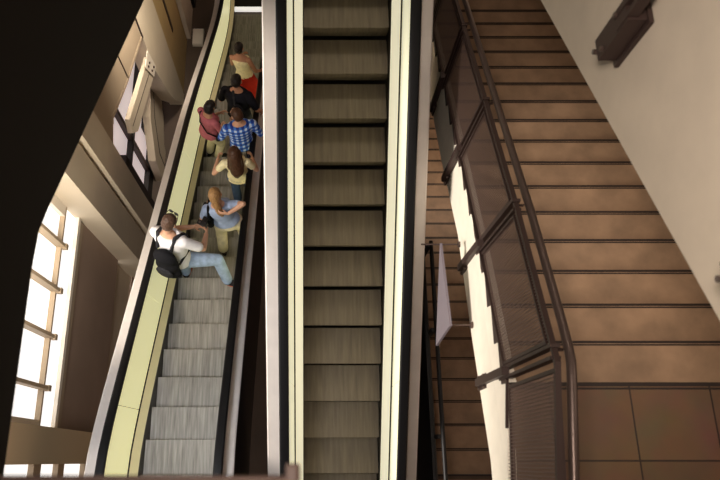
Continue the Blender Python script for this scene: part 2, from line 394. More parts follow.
# dark upper escalator close to the camera (its flank is what shows)
up = empty('escalator_truss', 'near-black flank of the upper escalator filling the left edge, close to the camera', 'escalator', (-1.9, 1, -2.77))
prof = [(-3.0, -2.77), (.80, -2.77), (.98, -2.79), (1.12, -2.86), (1.4, -3.02), (6.0, -5.62), (6.0, -4.1), (1.0, -1.15), (-3.0, -1.15)]
bm = NB(); prism(bm, prof, -2.75, -1.2); part('side_cladding', bm, M['truss'], up)
bm = NB(); sweep(bm, [(-3.0, -.2), (.9, -.2), (6.0, -3.15)], [(-1.32 + a, b) for a, b in rounded(.09, .05)]); part('handrail', bm, M['rubber'], up)
bm = NB(); sweep(bm, [(-3.0, -.2), (.9, -.2), (6.0, -3.15)], [(-1.34, -.98), (-1.31, -.98), (-1.31, -.02), (-1.34, -.02)]); part('balustrade_panel', bm, M['truss'], up)

# ------------------------------------------------------------------ stairs on the right
def zn(y): return -4.442 - .5 * (y - .491) if y > .491 else -4.442
XR = [(-2.5, 1.22), (-.1, 1.273), (.5, 1.335), (1.58, 1.395), (3.6, 1.46), (8, 1.60)]
def xr(y):
    for (a, xa), (b, xb) in zip(XR, XR[1:]):
        if y <= b: return lerp(xa, xb, (y - a) / (b - a))
    return XR[-1][1]
def shear(bm):
    for v in bm.verts: v.co.x += xr(v.co.y) - 1.288
    return bm
def staircase(label, y0, z0, x0, x1, k0, k1, stone, land, landing_to):
    fx = (lambda y: xr(y) + .058) if x0 is None else (lambda y: x0)
    root = empty('staircase', label, 'stairs', (fx(y0), y0, z0))
    for k in range(k0, k1):
        y = y0 + .3 * k; z = z0 - .15 * k; x0 = fx(y)
        bm = NB(); prism(bm, [(y - .31, z), (y - .01, z), (y, z - .012), (y, z - .19), (y - .04, z - .19), (y - .04, z - .05), (y - .31, z - .05)], x0, x1)
        t = part('tread', bm, stone, root)
        bm = NB()
        box(bm, x0, x1, y - .030, y - .020, z, z + .004); box(bm, x0, x1, y - .014, y + .003, z - .012, z + .004)
        part('nosing_strip', bm, M['nosing'], root, parent=t)
    bm = NB(); prism(bm, [(y0 + .3 * k0 - .3, z0 - .15 * k0 - .35), (y0 + .3 * k0 - .3, z0 - .15 * k0 - .12), (y0 + .3 * k1 - .35, z0 - .15 * k1 - .05), (y0 + .3 * k1 - .35, z0 - .15 * k1 - .30)], x0 + .02, x1 - .02)
    part('slab', bm, M['conc'], root)
    x0 = fx(0); bm = NB(); ye = y0 + .3 * k0 - .31
    box(bm, x0, x1, landing_to, ye, z0 - .15 * (k0 - 1) - .3, z0 - .15 * (k0 - 1)); la = part('landing', bm, land, root)
    bm = NB(); zl_ = z0 - .15 * k0
    zl_ += .15; box(bm, x0, x1, ye - .035, ye - .022, zl_ - .05, zl_ + .004); box(bm, x0, x1, ye - .014, ye + .012, zl_ - .14, zl_ + .004)
    part('nosing_strip', bm, M['nosing'], root, parent=la)
    return root
# landing tile material (joints drawn by a brick pattern)
lm = mat('landing tiles', rgb(112, 78, 54), .5)
nt = lm.node_tree; bnode = nt.nodes['Principled BSDF']
tc = nt.nodes.new('ShaderNodeTexCoord'); mp = nt.nodes.new('ShaderNodeMapping'); bk = nt.nodes.new('ShaderNodeTexBrick'); nz = nt.nodes.new('ShaderNodeTexNoise')
mp.inputs['Location'].default_value = (-.205 + .53, .491, 0)
bk.offset = 0; bk.inputs['Scale'].default_value = 1; bk.inputs['Brick Width'].default_value = .53; bk.inputs['Row Height'].default_value = .49
bk.inputs['Mortar Size'].default_value = .006; bk.inputs['Mortar Smooth'].default_value = .1
bk.inputs['Color1'].default_value = rgb(116, 86, 62); bk.inputs['Color2'].default_value = rgb(106, 78, 56); bk.inputs['Mortar'].default_value = rgb(54, 36, 26)
nz.inputs['Scale'].default_value = 4; nz.inputs['Detail'].default_value = 5
mx = nt.nodes.new('ShaderNodeMix'); mx.data_type = 'RGBA'; mx.blend_type = 'MULTIPLY'; mx.inputs['Factor'].default_value = .5
nt.links.new(tc.outputs['Object'], mp.inputs['Vector']); nt.links.new(mp.outputs[0], bk.inputs['Vector']); nt.links.new(tc.outputs['Object'], nz.inputs['Vector'])
nt.links.new(bk.outputs['Color'], mx.inputs[6]); nt.links.new(nz.outputs['Color'], mx.inputs[7]); nt.links.new(mx.outputs[2], bnode.inputs['Base Color'])

s1 = staircase('wide tan stone staircase with dark nosing lines, falling away behind the mesh balustrade', .491, -4.442, None, 4.38, 1, 26, M['stone'], lm, -2.5)
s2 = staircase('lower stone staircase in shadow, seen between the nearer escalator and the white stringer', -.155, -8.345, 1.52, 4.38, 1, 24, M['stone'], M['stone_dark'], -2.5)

# white stringer of the wide staircase
st = empty('stair_stringer', 'bright white concrete stringer beside the wide stone staircase', 'stringer', (1.33, 1.5, -5.2))
bm = NB()
bot = [(6.5, -8.15), (3.6, -6.72), (3.07, -6.45), (2.0, -5.83), (1.58, -5.68), (.94, -5.41), (.5, -5.18), (0, -4.86), (-.1, -4.82), (-2.5, -4.82)]
top = [(-2.5, -4.45), (-.1, -4.45), (.5, -4.46), (1.04, -4.73), (1.58, -5.0), (2.6, -5.51), (3.6, -6.01), (6.5, -7.46)]
prism(bm, bot + top, 1.288, 1.345); shear(bm); part('stringer', bm, M['white_conc'], st)
bm = NB(); pts = [(.2, -4.36)]
for k in range(0, 20):
    y = .491 + .3 * k; z = -4.442 - .15 * k
    pts += [(y, z + .02 if k else z + .02)] ; pts += [(y, z - .15)]
lowr = pts[1:]
zig = [(.2, -4.45)]
for k in range(0, 20):
    y = .491 + .3 * k; z = -4.442 - .15 * k
    zig += [(y, z - .01), (y, z - .11)]
zig = zig
up_line = [(.491 + .3 * 19, -4.442 - .15 * 19 + .02)] + [(y, zn(y) - .01) for y in (5, 3.6, 2.6, 1.58, 1.04)] + [(.5, -4.43), (.2, -4.43)]
prism(bm, zig + up_line, 1.27, 1.286); shear(bm); part('stepped_edge_plate', bm, M['bronze'], st)

# mesh balustrade with round handrail
bal = empty('mesh_balustrade', 'brown steel balustrade with wire mesh panels along the wide stone staircase', 'balustrade', (1.33, 1.5, -4.4))
posts = [-.62, .56, 1.62, 2.72, 3.83, 4.95, 6.05]
def base_z(y): return zn(y) + (-.03 if y > .48 else .03)
def top_z(y): return zn(y) + .87
def wires(ya, yb):
    bm = NB(); d = .021; n = int((yb - ya) / d); w = .0023
    ys = [ya + (yb - ya) * i / n for i in range(n + 1)]
    for y in ys: prism(bm, [(y - w, base_z(y)), (y + w, base_z(y)), (y + w, top_z(y)), (y - w, top_z(y))], 1.284, 1.287)
    mrows = int(.86 / d)
    for i in range(mrows + 1):
        h = .86 * i / mrows
        prism(bm, [(ya, base_z(ya) + h - w), (yb, base_z(yb) + h - w), (yb, base_z(yb) + h + w), (ya, base_z(ya) + h + w)], 1.288, 1.291)
    return shear(bm)
for ya, yb in zip(posts, posts[1:]):
    a, b = ya + .055, yb - .055
    if ya < .4: b = .47
    else: a = max(a, .60)
    part('mesh_panel', wires(a, b), M['mesh'], bal)
    bm = NB()
    for h0, h1 in ((.0, .02), (.855, .87)):
        prism(bm, [(a, base_z(a) + h0), (b, base_z(b) + h0), (b, base_z(b) + h1), (a, base_z(a) + h1)], 1.275, 1.302)
    prism(bm, [(a, base_z(a)), (a + .022, base_z(a + .022)), (a + .022, base_z(a + .022) + .86), (a, base_z(a) + .86)], 1.275, 1.302)
    prism(bm, [(b - .022, base_z(b - .022)), (b, base_z(b)), (b, base_z(b) + .86), (b - .022, base_z(b - .022) + .86)], 1.275, 1.302)
    shear(bm); part('panel_frame', bm, M['bronze'], bal)
bm = NB()
sweep(bm, [(-2.4, -3.545), (-.1, -3.545), (.5, -3.545)] + [(y, zn(y) + .90) for y in (1.04, 1.58, 2.6, 3.6, 5, 6.4)], [(1.272, -.012), (1.304, -.012), (1.304, .012), (1.272, .012)]); shear(bm); part('top_bar', bm, M['bronze'], bal)
for y in posts:
    bm = NB()
    for s in (-1, 1):
        y2 = y + s * .033
        box(bm, 1.262, 1.318, y2 - .010, y2 + .010, zn(y) - .10, zn(y) + .91)
    shear(bm); po = part('post', bm, M['bronze'], bal)
    bm = NB(); box(bm, 1.262, 1.278, y - .055, y + .055, zn(y) - .66, zn(y) - .44); box(bm, 1.225, 1.275, y - .028, y + .028, zn(y) - .62, zn(y) + .10)
    shear(bm); bo = part('bracket', bm, M['bronze'], bal, parent=po)
    for dy, dz in ((-.042, -.62), (.042, -.62), (-.042, -.48), (.042, -.48)):
        bm = NB(); bmesh.ops.create_cone(bm, cap_ends=True, segments=8, radius1=.012, radius2=.012, depth=.02, matrix=Matrix.Translation((1.256, y + dy, zn(y) + dz)) @ Matrix.Rotation(PI / 2, 4, 'Y'))
        shear(bm); part('bolt', bm, M['rail'], bal, parent=po)
    bm = NB(); yy = y + .02
    tube(bm, [(1.30, yy, zn(yy) + .86), (1.355, yy, zn(yy) + .85), (1.358, yy, zn(yy) + .90)], .009, 8); shear(bm)
    part('handrail_bracket', bm, M['bronze'], bal, parent=po)
hp = [(1.358, -2.4, -3.53), (1.358, -.1, -3.53), (1.358, .42, -3.53), (1.36, .50, -3.54), (1.365, .58, -3.575)] + [(1.37, y, zn(y) + .91) for y in (.75, 1.04, 1.58, 2.1, 2.6, 3.1, 3.6, 4.3, 5, 6.3)]
bm = NB(); tube(bm, hp, .026, 14); shear(bm); part('handrail', bm, M['rail'], bal, smooth=True)

# upper flight's stringer at the right
us = empty('stair_stringer', 'huge pale concrete stringer slanting across the upper right corner, close to the camera', 'stringer', (1.56, 1.5, -2.5))
zb = lambda y: -4.442 - .5 * (y - .491) + 2.07
prof = [(-3, zb(-3)), (7, zb(7)), (7, zb(7) + 1.12), (-3, zb(-3) + 1.12)]
bm = NB(); prism(bm, prof, 1.5, 1.64); part('stringer', bm, M['conc'], us)
bm = NB(); z7 = []
for k in range(-6, 18):
    y = .25 + .3 * k; z = zb(y) + .93
    z7 += [(y, z + .10), (y, z + .0)]
prism(bm, [(z7[0][0], z7[0][1])] + z7[1:] + [(z7[-1][0], z7[-1][1] + .2), (z7[0][0], z7[0][1] + .22)], 1.488, 1.50); part('stepped_edge_plate', bm, M['bronze'], us)
bm = NB(); prism(bm, [(-3, zb(-3) + .35), (7, zb(7) + .35), (7, zb(7) + .55), (-3, zb(-3) + .55)], 1.64, 4.3); part('flight_slab', bm, M['conc'], us)
def upper_post(y, lab, zoff=0):
    o = empty('balustrade_post', lab, 'post', (1.48, y, zb(y) + .3 + zoff), None)
    z = zb(y) + zoff
    bm = NB(); box(bm, 1.478, 1.4995, y - .075, y + .075, z + .21, z + .56); pl = part('base_plate', bm, M['bronze'], o)
    bm = NB(); box(bm, 1.392, 1.478, y - .055, y + .055, z + .24, z + .55); part('flange', bm, M['bronze'], o, parent=pl)
    for dy, dz in ((-.03, .30), (.03, .47), (0, .23)):
        bm = NB(); bmesh.ops.create_cone(bm, cap_ends=True, segments=10, radius1=.013, radius2=.013, depth=.02, matrix=Matrix.Translation((1.388, y + dy, z + dz)) @ Matrix.Rotation(PI / 2, 4, 'Y'))
        part('bolt', bm, M['rail'], o, parent=pl)
    bm = NB()
    for s in (-1, 1): box(bm, 1.388, 1.440, y + s * .03 - .012, y + s * .03 + .012, z + .45, z + 1.95)
    part('post_bar', bm, M['bronze'], o)
upper_post(1.87, 'dark steel post bolted to the pale upper stringer, at the top right', .10)
upper_post(.58, 'dark steel post whose tip shows at the right edge on the pale stringer', .04)

# triangular guard hung beside the escalator
tg = empty('triangular_guard', 'pale triangular guard plate hanging on thin rods beside the white stringer', 'guard', (1.156, 1.3, -5.4))
bm = NB(); prism(bm, [(1.03, -5.244), (.97, -5.865), (1.782, -5.408)], 1.146, 1.166); part('plate', bm, M['guard'], tg)
for y, z, xa in ((1.045, -5.30, 1.15), (1.80, -5.50, 1.0)):
    bm = NB(); tube(bm, [(xa, y, z), (1.335, y, z)], .0075, 8); rd = part('rod', bm, M['rail'], tg)
    bm = NB(); tube(bm, [(1.325, y, z), (1.34, y, z)], .028, 12); part('rod_plate', bm, M['rail'], tg, parent=rd)

# black guard rail between the escalator and the lower stairs
gr = empty('guard_rail', 'black guard rail with a dark panel low beside the nearer escalator', 'railing', (1.45, 1, -8))
for z, x in ((-7.36, 1.455), (-7.62, 1.40)):
    bm = NB(); tube(bm, [(x, -1.5, z), (x, 2.45, z)], .024, 10); part('rail', bm, M['black'], gr)
bm = NB(); box(bm, 1.36, 1.385, -1.5, 2.2, -8.7, -7.55); part('panel', bm, M['black'], gr)
for y in (-.9, .25, 1.4, 2.4):
    bm = NB(); box(bm, 1.40, 1.455, y - .02, y + .02, -9.9, -7.36); part('post', bm, M['black'], gr)

# ledge in front of the camera's place, out of focus at the lower edge
lg = empty('parapet_rail', 'blurred brown rail end across the bottom edge, left of the nearer escalator', 'rail', (-.2, -.08, -1.2))
bm = NB(); box(bm, -.69, -.012, -.18, -.024, -1.24, -1.2); bevel(bm, .01); part('rail', bm, M['ledge'], lg)
bm = NB(); box(bm, -.037, -.012, -.18, -.004, -1.24, -1.19); bevel(bm, .006); part('end_plate', bm, M['ledge'], lg)

# ------------------------------------------------------------------ people
SKIN = mat('skin', rgb(208, 160, 132), .55)
SKIN2 = mat('tanned skin', rgb(184, 134, 106), .55)
EYE = mat('dark eyes', rgb(52, 38, 32), .2)
def cloth(name, r, g, b, amt=.12): return mat(name, rgb(r, g, b), .85, noise_amt=amt, noise_scale=14, bump=.25, spec=.15)
def hairmat(name, r, g, b): return stretch_noise(mat(name, rgb(r, g, b), .5, spec=.35), (60, 60, 8), .35)
BLACKH = hairmat('black hair', 28, 20, 18); BROWNH = hairmat('brown hair', 78, 50, 34); BLOND = hairmat('dark blond hair', 158, 120, 76); CROP = hairmat('cropped brown hair', 84, 62, 50)

def remesh(bm, voxel, name, m, parent=None, smooth_it=2, sm=True):
    bmesh.ops.recalc_face_normals(bm, faces=bm.faces[:])
    me = bpy.data.meshes.new(name); bm.to_mesh(me); bm.free()
    tmp = bpy.data.objects.new(name, me); COL.objects.link(tmp)
    md = tmp.modifiers.new('r', 'REMESH'); md.mode = 'VOXEL'; md.voxel_size = voxel
    if smooth_it:
        s = tmp.modifiers.new('s', 'SMOOTH'); s.iterations = smooth_it; s.factor = .5
    dg = bpy.context.evaluated_depsgraph_get()
    new = bpy.data.meshes.new_from_object(tmp.evaluated_get(dg))
    bpy.data.objects.remove(tmp); bpy.data.meshes.remove(me)
    new.name = name; new.materials.clear(); new.materials.append(m)
    for p in new.polygons: p.use_smooth = True
    o = bpy.data.objects.new(name, new); COL.objects.link(o)
    if parent: o.parent = parent
    return o
def limb(bm, pts, rs, n=12):
    """capsules joined along a chain"""
    pts = [Vector(p) for p in pts]
    for i in range(len(pts) - 1):
        a, b = pts[i], pts[i + 1]; d = b - a
        if d.length < 1e-5: continue
        s, u = frame_of(d)
        A = [bm.verts.new(a + (s * math.cos(2 * PI * k / n) + u * math.sin(2 * PI * k / n)) * rs[i]) for k in range(n)]
        B = [bm.verts.new(b + (s * math.cos(2 * PI * k / n) + u * math.sin(2 * PI * k / n)) * rs[i + 1]) for k in range(n)]
        for k in range(n): bm.faces.new((A[k], A[(k + 1) % n], B[(k + 1) % n], B[k]))
        bm.faces.new(A[::-1]); bm.faces.new(B)
    for p, r in zip(pts, rs): ellipsoid(bm, p, (r, r, r), seg=12)
def loft(bm, rings, tf, n=20):
    """rings: (z, cx, cy, rx, ry) in the trunk frame, carried by matrix tf"""
    R = []
    for z, cx, cy, rx, ry in rings:
        R.append([bm.verts.new(tf @ Vector((cx + rx * math.cos(2 * PI * k / n), cy + ry * math.sin(2 * PI * k / n), z))) for k in range(n)])
    for a, b in zip(R, R[1:]):
        for k in range(n): bm.faces.new((a[k], a[(k + 1) % n], b[(k + 1) % n], b[k]))
    bm.faces.new(R[0][::-1]); bm.faces.new(R[-1])
def ik(a, b, l1, l2, hint):
    a = Vector(a); b = Vector(b); d = b - a; L = d.length
    if L > (l1 + l2) * .999: b = a + d.normalized() * (l1 + l2) * .999; d = b - a; L = d.length
    x = (l1 * l1 - l2 * l2 + L * L) / (2 * L); h = math.sqrt(max(0, l1 * l1 - x * x))
    u = d.normalized(); hv = Vector(hint); hv = (hv - u * hv.dot(u)).normalized()
    return a + u * x + hv * h, b
def hand(bm, w, d, pn, side, curl=.7, s=1.0):
    """palm, four bent fingers of unequal length and a thumb; d points along the hand, pn out of the palm"""
    d = d.normalized(); pn = (pn - d * pn.dot(d)).normalized(); sd = d.cross(pn).normalized() * side
    R = Matrix((sd, d, pn)).transposed()
    ellipsoid(bm, w + d * .045 * s, (.040 * s, .052 * s, .016 * s), R, seg=12)
    ends = []
    for i, (o, l) in enumerate(((-.030, .062), (-.010, .074), (.010, .080), (.030, .072))):
        p0 = w + d * .082 * s + sd * o * s
        d1 = (d * math.cos(curl * .5) + pn * math.sin(curl * .5)); d2 = (d * math.cos(curl * 1.2) + pn * math.sin(curl * 1.2)); d3 = (d * math.cos(curl * 1.9) + pn * math.sin(curl * 1.9))
        p1 = p0 + d1 * l * .48 * s; p2 = p1 + d2 * l * .32 * s; p3 = p2 + d3 * l * .26 * s
        limb(bm, [p0 - d * .02, p0, p1, p2, p3], [.0095 * s, .0095 * s, .009 * s, .0085 * s, .0075 * s], n=8)
    t0 = w + d * .022 * s + sd * .028 * s; t1 = t0 + (d * .6 + sd * .75 + pn * .25).normalized() * .038 * s; t2 = t1 + (d * .85 + sd * .3 + pn * .4).normalized() * .032 * s
    limb(bm, [w + d * .02 * s, t0, t1, t2], [.014 * s, .012 * s, .0105 * s, .009 * s], n=8)

def person(label, x, y, yaw, ht, P):
    """P: pose and clothes. Local frame: faces +Y, right side +X, origin on the tread under the pelvis."""
    z0 = P.get('z', tread_z(y)); s = ht / 1.72 * 1.12
    fem = P.get('fem', False); lk = P.get('legk', 1.04)
    lean = P.get('lean', .06); tilt = P.get('tilt', 0); twist = P.get('twist', 0)
    hz = P.get('hip', .92)
    pel = Vector((P.get('px', 0), P.get('py', 0), hz))
    TF = Matrix.Translation(pel) @ Matrix.Rotation(tilt, 4, 'Y') @ Matrix.Rotation(-lean, 4, 'X') @ Matrix.Rotation(twist, 4, 'Z')
    sh = .165 if fem else .19; hw = .165 if fem else .155; ch = .15 if fem else .17; wa = .118 if fem else .14
    rings = [(-.10, 0, 0, hw * .75, .09), (-.03, 0, -.01, hw, .118), (.06, 0, -.008, hw * .97, .112), (.18, 0, 0, wa, .092), (.30, 0, .005, ch * .96, .108), (.40, 0, .0, ch * 1.04, .112), (.47, 0, -.01, sh * .92, .09), (.52, 0, -.015, sh * .55, .068), (.56, 0, -.015, .062, .058)]
    body = NB(); loft(body, rings, TF)
    if fem:
        for q in (-1, 1): ellipsoid(body, TF @ Vector((q * .065, .10, .36)), (.058, .05, .058))
    else: ellipsoid(body, TF @ Vector((0, .07, .38)), (.13, .05, .09))
    # neck, head
    hyaw = P.get('hyaw', 0); hpit = P.get('hpit', .15)
    nk = TF @ Vector((0, -.012, .55)); hd = TF @ Vector((0, .0, .60))
    limb(body, [TF @ Vector((0, -.015, .50)), nk, hd + Vector((0, 0, .03))], [.058, .052, .05])
    HR = (Matrix.Rotation(twist + hyaw, 3, 'Z') @ Matrix.Rotation(-hpit, 3, 'X'))
    hc = hd + HR @ Vector((0, .022, .105))
    hp = lambda a, b, c: hc + HR @ Vector((a, b, c))
    ellipsoid(body, hp(0, -.005, .022), (.074, .094, .088), HR); ellipsoid(body, hp(0, .022, -.035), (.060, .068, .080), HR)
    ellipsoid(body, hp(0, .066, -.085), (.030, .024, .026), HR)                                        # chin
    limb(body, [hp(0, .088, .010), hp(0, .106, -.022), hp(0, .092, -.030)], [.009, .0125, .012], n=8)     # nose
    for q in (-1, 1):
        ellipsoid(body, hp(q * .077, -.004, -.012), (.012, .022, .033), HR)                             # ears
        limb(body, [hp(q * .014, .084, .022), hp(q * .046, .076, .022)], [.009, .008], n=8)             # brow
    limb(body, [hp(-.022, .086, -.058), hp(0, .092, -.055), hp(.022, .086, -.058)], [.006, .008, .006], n=8)   # lips
    # legs
    legs = {}
    for q, nm in ((-1, 'l'), (1, 'r')):
        hip = TF @ Vector((q * .088, 0, -.02))
        ft = Vector(P.get('foot_' + nm, (q * .10, .0, 0)))
        ank = ft + Vector((0, -.05, .085))
        kn, ank = ik(hip, ank, .43, .425, P.get('knee_' + nm, (q * .1, 1, 0)))
        toe = Vector(P.get('toe_' + nm, (q * .15, 1, 0))).normalized()
        r0 = .086 if fem else .084
        limb(body, [hip, lerp(hip, kn, .5), kn, lerp(kn, ank, .35), ank], [r0, .07, .052, .053, .036])
        limb(body, [ank, ank + Vector((0, 0, -.045)) + toe * .03, ank + Vector((0, 0, -.055)) + toe * .14], [.036, .035, .026])
        legs[nm] = (hip, kn, ank, toe)
    arms = {}
    for q, nm in ((-1, 'l'), (1, 'r')):
        s0 = TF @ Vector((q * sh, -.012, .455))
        tgt = Vector(P.get('hand_' + nm, (q * .24, .06, .82)))
        el, wr = ik(s0, tgt, .285, .25, P.get('elb_' + nm, (q * .5, -1, -.2)))
        k = .88 if fem else 1
        limb(body, [s0, lerp(s0, el, .5), el, lerp(el, wr, .3), wr], [.056 * k, .047 * k, .039 * k, .040 * k, .027 * k])
        hand(body, wr, P.get('hd_' + nm) and Vector(P['hd_' + nm]) or (wr - el), Vector(P.get('pn_' + nm, (-q, .2, 0))), q * -1 if True else q, P.get('curl', .7), .95 if fem else 1.02)
        arms[nm] = (s0, el, wr)
    sc = Matrix.Diagonal((s, s, s, 1))
    def fin(o): o.data.transform(sc); return o
    root = fin(remesh(body, .0085, 'person', P.get('skin', SKIN), None, 1))
    root.location = (x, y, z0); root.rotation_euler = (0, 0, yaw)
    prop(root, label, 'person')
    for q in (-1, 1):
        bm = NB(); ellipsoid(bm, hp(q * .030, .075, .004), (.013, .010, .008), HR, seg=10)
        e = obj('eye', bm, EYE, root, True); fin(e)
    # clothes
    def grow(rs, g): return [(z, cx, cy, rx + g, ry + g) for z, cx, cy, rx, ry in rs]
    if 'top' in P:
        t = P['top']; bm = NB(); g = t.get('g', .014)
        rr = [r for r in rings if t.get('lo', -.03) - .001 <= r[0] <= .53]
        if t.get('tank'): rr = [r for r in rr if r[0] <= .41] + [(.47, 0, -.012, sh * .66, .088)]
        rr = grow(rr, g); z, cx, cy, rx, ry = rr[0]; rr[0] = (z, cx, cy, rx + .008, ry + .008)
        loft(bm, rr, TF)
        if fem:
            for q in (-1, 1): ellipsoid(bm, TF @ Vector((q * .065, .10, .36)), (.066, .058, .066))
        sl = t.get('sleeve', .6)
        for nm in ('l', 'r'):
            s0, el, wr = arms[nm]
            if sl <= 0: continue
            k = .9 if fem else 1
            if sl <= 1: limb(bm, [s0, lerp(s0, el, sl)], [.070 * k, .062 * k])
            else: limb(bm, [s0, el, lerp(el, wr, sl - 1)], [.070 * k, .054 * k, .043 * k])
        o = fin(remesh(bm, .012, t['name'], t['m'], root, 3))
        if t.get('label'): o['label'] = t['label']
    if 'bottom' in P:
        b = P['bottom']; bm = NB()
        lo = grow([r for r in rings if r[0] <= .07], .016)
        loft(bm, lo, TF)
        if b.get('skirt'):
            ll = b['skirt']
            mid = (legs['l'][1] + legs['r'][1]) / 2
            loft(bm, [(.10, 0, 0, wa + .03, .11), (0, 0, -.01, hw + .025, .14), (-ll * .5, .02, -.01, hw + .07, .19), (-ll, .04, -.01, hw + .11, .23)], TF)
        else:
            for nm in ('l', 'r'):
                hip, kn, ank, toe = legs[nm]; e = b.get('len', .94)
                limb(bm, [hip, lerp(hip, kn, .5), kn, lerp(kn, ank, e)], [.104 * lk, .09 * lk, .073 * lk, .066 * lk])
        o = fin(remesh(bm, .012, b['name'], b['m'], root, 3))
        if b.get('belt'):
            bm = NB(); loft(bm, grow([(.075, 0, -.006, hw * .95, .11), (.10, 0, -.005, hw * .9, .108)], .024), TF); fin(obj('belt', bm, b['belt'], root))
    for nm in ('l', 'r'):
        hip, kn, ank, toe = legs[nm]; bm = NB(); dn = Vector((0, 0, -.05))
        limb(bm, [ank + Vector((0, 0, -.01)), ank + dn - toe * .02, ank + dn + toe * .07, ank + Vector((0, 0, -.058)) + toe * .155], [.046, .046, .044, .034])
        sd = toe.cross(Vector((0, 0, 1))).normalized()
        sole = NB(); R = Matrix((sd, toe, Vector((0, 0, 1)))).transposed()
        ellipsoid(sole, ank + Vector((0, 0, -.078)) + toe * .06, (.048, .145, .013), R)
        so = fin(remesh(bm, .009, 'shoe', P.get('shoe', M['black']), root, 2))
        sl_ = obj('sole', sole, P.get('sole', M['black']), so, True); fin(sl_)
    # hair
    hm, kind = P['hair']; bm = NB()
    ellipsoid(bm, hp(0, -.018, .034), (.082, .094, .090), HR)
    ellipsoid(bm, hp(0, -.045, -.005), (.078, .068, .088), HR)
    if kind == 'long':
        limb(bm, [hp(0, -.05, .0), TF @ Vector((.01, -.085, .54)), TF @ Vector((.015, -.125, .44)), TF @ Vector((.0, -.135, .32))], [.088, .095, .105, .06])
        for q in (-1, 1): limb(bm, [hp(q * .065, -.0, .02), hp(q * .075, -.02, -.07), TF @ Vector((q * .08, -.09, .47))], [.03, .035, .045])
    if kind == 'bob':
        ellipsoid(bm, hp(0, -.03, -.03), (.095, .085, .105), HR)
    if kind == 'bun':
        ellipsoid(bm, hp(0, -.105, .03), (.05, .05, .05), HR); ellipsoid(bm, hp(0, -.045, -.04), (.075, .06, .06), HR)
    if kind == 'tied':
        limb(bm, [hp(0, -.07, .0), hp(0, -.10, -.06), TF @ Vector((.02, -.12, .50)), TF @ Vector((.03, -.13, .42))], [.06, .05, .045, .02])
    h = remesh(bm, .010, 'hair', hm, root, 1)
    for v in h.data.vertices:
        v.co += v.normal * (.006 * noise.noise(v.co * 55) + (.004 * noise.noise(v.co * 20)))
    if kind == 'crop': pass
    fin(h)
    root['_'] = 1; del root['_']
    return root, dict(TF=TF, s=s, arms=arms, legs=legs, hp=hp, HR=HR, M=Matrix.Translation((x, y, z0)) @ Matrix.Rotation(yaw, 4, 'Z') @ sc)

plaid = mat('blue plaid', rgb(60, 100, 190), .85)
nt = plaid.node_tree; b = nt.nodes['Principled BSDF']
tc = nt.nodes.new('ShaderNodeTexCoord'); sp_ = nt.nodes.new('ShaderNodeSeparateXYZ'); nt.links.new(tc.outputs['Object'], sp_.inputs[0])
outs = []
for i in (0, 2):
    mu = nt.nodes.new('ShaderNodeMath'); mu.operation = 'MULTIPLY'; mu.inputs[1].default_value = 72; nt.links.new(sp_.outputs[i], mu.inputs[0])
    sn = nt.nodes.new('ShaderNodeMath'); sn.operation = 'SINE'; nt.links.new(mu.outputs[0], sn.inputs[0])
    gt = nt.nodes.new('ShaderNodeMath'); gt.operation = 'GREATER_THAN'; gt.inputs[1].default_value = .1; nt.links.new(sn.outputs[0], gt.inputs[0]); outs.append(gt)
ad = nt.nodes.new('ShaderNodeMath'); ad.operation = 'ADD'; nt.links.new(outs[0].outputs[0], ad.inputs[0]); nt.links.new(outs[1].outputs[0], ad.inputs[1])
dv = nt.nodes.new('ShaderNodeMath'); dv.operation = 'MULTIPLY'; dv.inputs[1].default_value = .5; nt.links.new(ad.outputs[0], dv.inputs[0])
cr = nt.nodes.new('ShaderNodeValToRGB'); cr.color_ramp.elements[0].color = rgb(28, 60, 150); cr.color_ramp.elements[1].color = rgb(205, 222, 248)
e = cr.color_ramp.elements.new(.5); e.color = rgb(72, 122, 214)
nt.links.new(dv.outputs[0], cr.inputs[0]); nt.links.new(cr.outputs[0], b.inputs['Base Color'])

DENIM = cloth('blue denim', 66, 84, 112); PALE_DENIM = cloth('faded denim', 158, 178, 208, .2); CREAM = cloth('cream cotton', 226, 214, 184)
WHITE = cloth('white cotton', 238, 236, 240, .05); BEIGE = cloth('beige cotton', 206, 196, 158); BLACKC = cloth('black cotton', 26, 26, 34)
GREYBLUE = cloth('grey blue cotton', 160, 176, 208); RED = cloth('red cotton', 170, 40, 30); PINK = cloth('pink cotton', 178, 100, 110); TROUS = cloth('dark trousers', 44, 42, 48)
YELLOW = cloth('pale yellow cotton', 240, 228, 186)
BROWN_SHOE = mat('brown leather', rgb(70, 46, 32), .5); ORANGE = mat('orange sole', rgb(200, 96, 50), .7)

